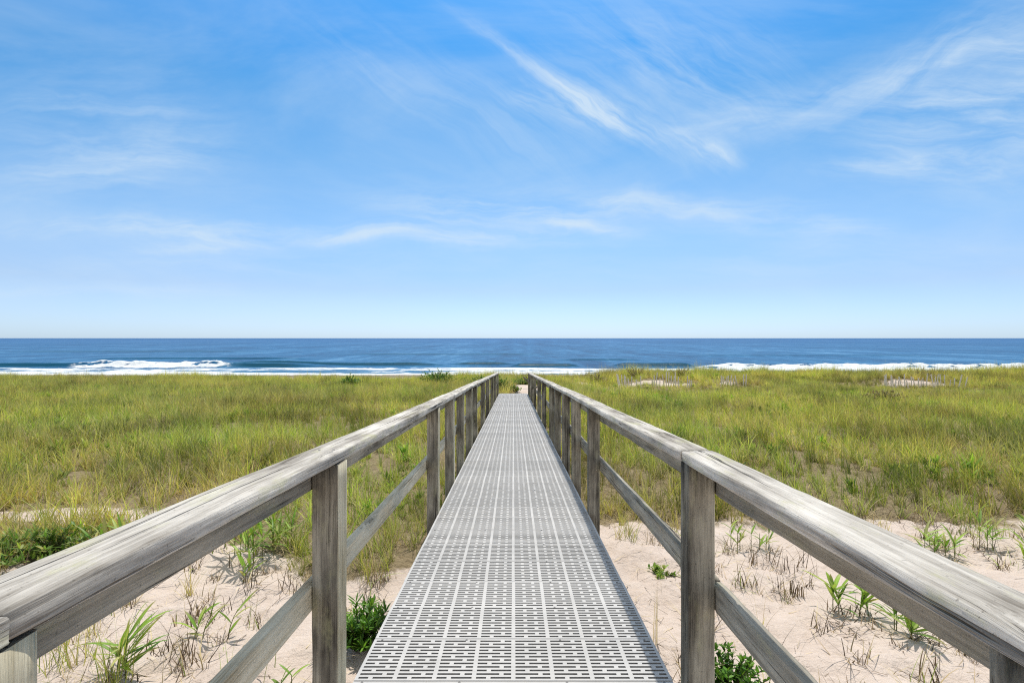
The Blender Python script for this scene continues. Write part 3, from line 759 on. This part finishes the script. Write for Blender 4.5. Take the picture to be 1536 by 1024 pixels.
stubble(2.62, 2.82, 'small upright dead stalk on the right sand near the handrail', 8, .03, (.06, .14), (.005, .008))
stubble(2.50, 2.52, 'dark dead tuft at the bottom right beside the near post', 40, .09, (.05, .17), (.004, .008), lean=(.05, .7))
stubble(2.20, 2.72, 'tiny dry stalk on the open sand at the bottom right', 7, .03, (.04, .12), (.003, .006))
stubble(1.12, 3.30, 'dead twig on the sand just right of the walkway edge', 7, .05, (.03, .09), (.004, .006), lean=(.6, 1.4))
for (x, y, h, lab) in ((3.62, 4.42, .30, 'dark green broad-leaved plant rising behind the right handrail'), (4.05, 4.30, .40, 'upright pale green plant behind the right handrail'),
                       (4.60, 4.55, .46, 'tall branching green plant near the right edge of the picture'), (4.28, 3.95, .42, 'bushy green plant behind the handrail at the right edge of the picture')):
    leafy(x, y, lab, h*1.0, 40, 5, .24, (.11, .20), (.014, .026), 50, group=None)
tuft(4.3, 4.75, 'wispy green grass on the sand behind the right handrail', 40, .2, (.15, .36), GREEN+YELLOW, group=None)
tuft(3.3, 4.85, 'dry straw grass at the border of the sand behind the right handrail', 50, .22, (.10, .30), STRAW+YELLOW, group=None)
for (x, y, lab) in ((3.3, 5.35, 'heap of dead brown roots under the grass edge, nearer the walkway'), (4.1, 5.30, 'tangled dead roots and stems under the grass edge near the right side')):
    stubble(x, y, lab, 150, .34, (.10, .32), (.004, .008), name='root_tangle', lean=(.5, 1.4), group=None)
# bushes among the dune grass and by the end of the walkway
BUSHG = [(.12, .24, .03), (.16, .29, .045), (.09, .19, .03)]
shrub(-.62, 24.6, 'round dark green bush beside the sandy path at the end of the walkway', .95, .45, 1100, (.06, .12), (.03, .055), BUSHG, None, 'bush', 40)
shrub(-9.6, 30.5, 'dark green bush standing alone in the left grass near the crest', .85, .75, 1000, (.07, .14), (.04, .07), BUSHG, None, 'bush', 40)
shrub(-4.6, 31.5, 'wide green bush on the left dune crest closer to the walkway', 1.1, 1.3, 1500, (.07, .14), (.04, .07), BUSHG, None, 'bush', 60)
shrub(-1.75, 29.5, 'low green bush behind the far end of the left railing', .75, .9, 900, (.07, .14), (.04, .07), BUSHG, None, 'bush', 40)

BROWNB = [(.30, .25, .12), (.24, .17, .10), (.26, .27, .09), (.36, .27, .17)]
for (x, y, h, rx, lab) in ((5.4, 33.4, .75, .9, 'brownish low shrub on the dune crest just right of the walkway end'), (8.2, 34.2, .9, 1.2, 'rust tinged shrub on the crest above the sand fence'),
                           (10.8, 33.6, .8, 1.0, 'brown-green shrub on the crest right of the bare sand patch'), (14.6, 20.4, .55, .9, 'dark brownish low shrub in the middle of the right grass'),
                           (25.8, 33.0, .8, 1.6, 'reddish brown shrub on the crest at the far right')):
    shrub(x, y, lab, h, rx, 1300, (.06, .13), (.02, .05), BROWNB, None, 'dune_shrub', 46)
# small dry tufts strewn over the sand
proto = []
for k in range(5):
    v, f, c = joinm(blades(12+3*k, .05+.015*k, (.06, .20+.03*k), (.004, .008), (.1, 1.1), (.1, .9), 4, BROWN+STRAW+GREEN[:1]), blades(8, .07, (.03, .09), (.005, .009), (.0, .5), (0, .3), 3, BROWN, shape='stalk'))
    proto.append((v, f, c))
first = {}
pr = random.Random(9); cnt = 0
while cnt < 120:
    x = pr.choice((-1, 1))*pr.uniform(.85, 4.6); y = pr.uniform(2.4, 5.0)
    if veg(x, y) > .5 or float(fbm(x*1.3, y*1.3, 651, 3)) < .47: continue
    k = pr.randrange(5)
    if k not in first:
        v, f, c = proto[k]; o = mesh_obj('dry_tuft', v, f, M_DRY, None, c); first[k] = o
    else:
        o = first[k].copy(); C.objects.link(o)
    o.location = (x, y, gz(x, y)-.008); o.rotation_euler = (0, 0, pr.uniform(0, 6.28)); q = pr.uniform(.6, 1.25); o.scale = (q, q, q)
    sd_ = 'left' if x < 0 else 'right'
    tag(o, 'small dry tuft of straw and brown stubs scattered on bare sand %s of walkway' % sd_, 'dry tuft', 'dry tufts scattered on the %s sand' % sd_)
    cnt += 1

for (x, y, h, rx, lab) in ((.05, 24.4, .35, .35, 'small leafy bush where the sandy path leaves the walkway'), (.55, 29.3, .6, .8, 'green bush closing off the top of the sandy path'), (1.35, 26.5, .5, .45, 'low bush behind the driftwood branch')):
    shrub(x, y, lab, h, rx, 700, (.06, .12), (.025, .05), BUSHG+BROWNB[2:3], None, 'bush', 36)
# sand fences half buried in the right-hand dune
def sand_fence(x0, x1, y, n, label, hgt=.75):
    r = thing('sand_fence', label, 'sand fence', (x0, y, gz(x0, y)), 'half buried picket fences in the dune')
    for i in range(n):
        t = i/(n-1); x = x0+(x1-x0)*t; yy = y+.25*math.sin(t*5)
        if random.random() < .2: continue
        h = hgt*random.uniform(.6, 1.25); w = .058
        v, f = box(-w/2, w/2, -.005, .005, -.3, h)
        p = mesh_obj('picket', v, f, M_SLAT, r, loc=(x-x0, yy-y, gz(x, yy)-gz(x0, y)))
        p.rotation_euler = (random.uniform(-.08, .08), random.gauss(0, .12), random.uniform(-.4, .4))
    for zz in (.28, .52):
        pts = [((x1-x0)*t, .25*math.sin(t*5)+.012, gz(x0+(x1-x0)*t, y)-gz(x0, y)+zz*hgt/.75) for t in np.linspace(0, 1, 14)]
        v, f = tube(pts, .004, .004, 5); mesh_obj('wire', v, f, M_WIRE, r)
sand_fence(6.1, 7.3, 30.0, 11, 'leaning picket sand fence on the right dune nearest the walkway', .70)
sand_fence(7.9, 10.2, 29.9, 20, 'pale picket sand fence in front of a bare sand patch right of the walkway', .72)
sand_fence(12.2, 13.5, 30.4, 10, 'short run of pickets in the middle of the right dune', .62)
sand_fence(20.6, 22.7, 28.8, 17, 'picket sand fence before the bare sand at the far right', .72)
sand_fence(23.4, 24.9, 28.9, 11, 'last few pickets of sand fence at the far right end', .66)
# driftwood at the path
dr = thing('driftwood', 'dark forked driftwood branch lying on the sandy path past the walkway', 'driftwood', (.85, 25.6, gz(.85, 25.6)))
v, f = tube([(-.35, .1, .55), (-.15, .05, .36), (.05, 0, .18), (.3, -.05, .02)], .035, .06, 8); mesh_obj('trunk', v, f, M_DRIFT, dr, smooth=True)
v, f = tube([(-.1, .04, .30), (-.02, .1, .5), (.0, .12, .62)], .03, .012, 7); mesh_obj('branch', v, f, M_DRIFT, dr, smooth=True)

# fine litter of twigs and straws on the bare sand
def litter():
    ms = []
    n = 0
    while n < 3200:
        x = random.uniform(-5, 5); y = random.uniform(1.6, 6.2)
        if abs(x) < .55 or random.random() > .25+1.3*max(0, float(fbm(x*1.6, y*1.6, 601, 3))-.40)*3: continue
        v, f, c = blades(1, .01, (.03, .20), (.0028, .0062), (1.2, 1.55), (-.1, .25), 3, BROWN+STRAW, base=(x, y, gz(x, y)+.004))
        ms.append((v, f, c)); n += 1
    v, f, c = joinm(*ms)
    o = mesh_obj('plant_litter', v, f, M_DRY, None, c)
    tag(o, 'scattered dry twigs and straws lying on the bare sand', 'plant litter', kind='stuff')
litter()

# ------------------------------------------------------------------ light and sky
SUN_AZ, SUN_EL = math.radians(5.5), math.radians(62)     # azimuth to the right of straight ahead
sd = Vector((math.sin(SUN_AZ)*math.cos(SUN_EL), math.cos(SUN_AZ)*math.cos(SUN_EL), math.sin(SUN_EL)))
sun = bpy.data.lights.new('sun', 'SUN'); sun.energy = 3.7; sun.angle = math.radians(.7); sun.color = (1, .955, .88)
so = bpy.data.objects.new('sun', sun); C.objects.link(so)
so.rotation_euler = (-sd).to_track_quat('-Z', 'Y').to_euler(); so.location = (0, 0, 30)

W = bpy.data.worlds.new('World'); SCN.world = W; W.use_nodes = True
nt = W.node_tree; nt.nodes.clear(); g = G(nt)
wo = nt.nodes.new('ShaderNodeOutputWorld'); bg = nt.nodes.new('ShaderNodeBackground'); nt.links.new(bg.outputs[0], wo.inputs[0])
bg.inputs['Strength'].default_value = .20
sky = nt.nodes.new('ShaderNodeTexSky'); sky.sky_type = 'NISHITA'; sky.sun_disc = False
sky.sun_elevation = SUN_EL; sky.sun_rotation = SUN_AZ; sky.altitude = 0; sky.air_density = 1.0; sky.dust_density = .3; sky.ozone_density = 2.0
dirv = g.n('ShaderNodeTexCoord').outputs['Generated']
sp = g.n('ShaderNodeSeparateXYZ', None, Vector=dirv)
el = g.m('MAXIMUM', sp.outputs['Z'], 0.)
GRADE = [(0, (.42, .575, .93)), (.018, (.425, .56, .88)), (.09, (.435, .50, .665)), (.185, (.43, .575, .69)), (.31, (.275, .56, .70)), (.40, (.205, .56, .73)), (.545, (.165, .61, .88)), (.64, (.75, .95, .85)), (.75, (1.75, 1.28, .74)), (1, (1.8, 1.28, .72))]
grade = g.ramp(el, GRADE)  # stops above the view are raised to neutral white as added fill light
base = g.mix(1, sky.outputs[0], grade, 'MULTIPLY')
# unseen sky behind the viewer, made pale as added neutral fill light
base = g.mix(g.mr(sp.outputs['Y'], -.05, -.45, 0, .85, True), base, (3.1, 3.2, 3.4))
# thin cirrus, drawn on the gnomonic plane of the sky ahead
ay = g.m('MAXIMUM', g.m('ABSOLUTE', sp.outputs['Y']), .08)
u0 = g.m('DIVIDE', sp.outputs['X'], ay); v0 = g.m('DIVIDE', el, ay)
pv = g.n('ShaderNodeCombineXYZ', None, X=u0, Y=v0, Z=0.).outputs[0]
wc = g.n('ShaderNodeTexNoise', None, Vector=pv, Scale=2.6, Detail=5., Roughness=.6)
ws = g.n('ShaderNodeSeparateColor', None, Color=wc.outputs['Color'])
u = g.m('ADD', u0, g.m('MULTIPLY', g.m('SUBTRACT', ws.outputs[0], .5), .14)); v = g.m('ADD', v0, g.m('MULTIPLY', g.m('SUBTRACT', ws.outputs[1], .5), .10))
total = None
FAM = {}
def family(th):
    k = 'down' if th < -.22 else ('up' if th > .22 else 'flat')
    if k not in FAM:
        an = {'down': -.62, 'up': .48, 'flat': -.02}[k]; c, s = math.cos(an), math.sin(an)
        X = g.m('ADD', g.m('MULTIPLY', u, 3.*c), g.m('MULTIPLY', v, 3.*s)); Y = g.m('SUBTRACT', g.m('MULTIPLY', v, 21.*c), g.m('MULTIPLY', u, 21.*s))
        vec = g.n('ShaderNodeCombineXYZ', None, X=X, Y=Y, Z=an*9).outputs[0]
        FAM[k] = g.mr(g.noise(vec, 1, 6, .64, .5), .27, .80, 0, 1, True)
    return FAM[k]
def stroke(x0, y0, x1, y1, b, amp, along=3., across=22., lo=.30, hi=.75):
    """a wisp from one direction in the sky to another, b = half width"""
    global total
    cx, cy = (x0+x1)/2, (y0+y1)/2; L = math.hypot(x1-x0, y1-y0)/2; th = math.atan2(y1-y0, x1-x0)
    c, s = math.cos(th), math.sin(th)
    du = g.m('SUBTRACT', u, cx); dv = g.m('SUBTRACT', v, cy)
    a_ = g.m('ADD', g.m('MULTIPLY', du, c), g.m('MULTIPLY', dv, s)); b_ = g.m('SUBTRACT', g.m('MULTIPLY', dv, c), g.m('MULTIPLY', du, s))
    q = g.m('ADD', g.m('POWER', g.m('ABSOLUTE', g.m('DIVIDE', a_, L)), 3.), g.m('POWER', g.m('DIVIDE', b_, b), 2.))
    e = g.m('EXPONENT', g.m('MULTIPLY', q, -1.))
    nz = family(th)
    r = g.m('MULTIPLY', g.m('MULTIPLY', e, nz), amp)
    total = r if total is None else g.m('ADD', total, r)
def S(xa, ya, xb, yb, b, amp, **k): stroke((xa-770)/779, (507-ya)/779, (xb-770)/779, (507-yb)/779, b/779, amp, **k)
S(690, 20, 1010, 235, 13, .66)
S(800, 140, 960, 195, 22, .5)
S(760, 130, 1000, 200, 34, .50)
S(1015, 205, 1115, 252, 15, 1.0)
S(830, 40, 1180, 150, 80, .50, across=9.)
S(600, 320, 1010, 300, 20, .85)
S(980, 308, 1320, 352, 22, .75)
S(800, 330, 960, 340, 9, .8)
S(20, 335, 440, 345, 18, .85)
S(300, 352, 900, 352, 13, .85)
S(200, 372, 400, 368, 9, .5)
S(560, 300, 900, 330, 34, .35)
S(-20, 270, 330, 232, 34, .55)
S(-40, 175, 330, 190, 60, .36)
S(1180, 195, 1580, 10, 40, .48, across=16.)
S(1280, 190, 1700, 110, 90, .72)
S(1230, 252, 1440, 238, 16, .55)
S(1000, 205, 1260, 160, 34, .46, across=14.)
S(440, 40, 900, 260, 60, .24, across=12.)
S(0, 400, 700, 390, 26, .30)
S(900, 400, 1560, 385, 26, .26)
S(-20, 440, 420, 438, 12, .40)
S(1380, 260, 1640, 230, 44, .36, across=10.)
veil = g.mr(g.noise(g.vmul(pv, (1.3, 4.2, 1)), 1, 6, .6, .6), .33, .8, .0, .32, True)
total = g.m('ADD', total, g.m('ADD', veil, g.m('MULTIPLY', g.mr(v0, .06, .30, 0, 1, True), g.mr(v0, .62, .36, 0, .09, True))))
total = g.m('MULTIPLY', total, g.mr(sp.outputs['Z'], .0, .03, 0, 1))
cloud = g.m('MINIMUM', g.m('MULTIPLY', total, .92), .85)
CLOUDC = (3.35, 4.05, 4.70)
fin = g.mix(cloud, base, CLOUDC)
nt.links.new(fin, bg.inputs['Color'])

# ------------------------------------------------------------------ camera and output
cam = bpy.data.cameras.new('camera'); co = bpy.data.objects.new('camera', cam); C.objects.link(co)
cam.sensor_width = 36; cam.lens = 779/1536*36; cam.clip_start = .05; cam.clip_end = 60000
cam.shift_x = -2/1536; cam.shift_y = -5/1536
co.location = (0, 0, CAM_Z); co.rotation_euler = (math.pi/2, 0, 0)
SCN.camera = co
SCN.view_settings.view_transform = 'Standard'; SCN.view_settings.look = 'None'; SCN.view_settings.exposure = 0
SCN.render.engine = 'CYCLES'; SCN.cycles.use_denoising = False; SCN.cycles.sample_clamp_indirect = 4.0
SCN.cycles.pixel_filter_type = 'BLACKMAN_HARRIS'; SCN.cycles.filter_width = 1.15
SCN.cycles.max_bounces = 6; SCN.cycles.transmission_bounces = 4; SCN.cycles.transparent_max_bounces = 4
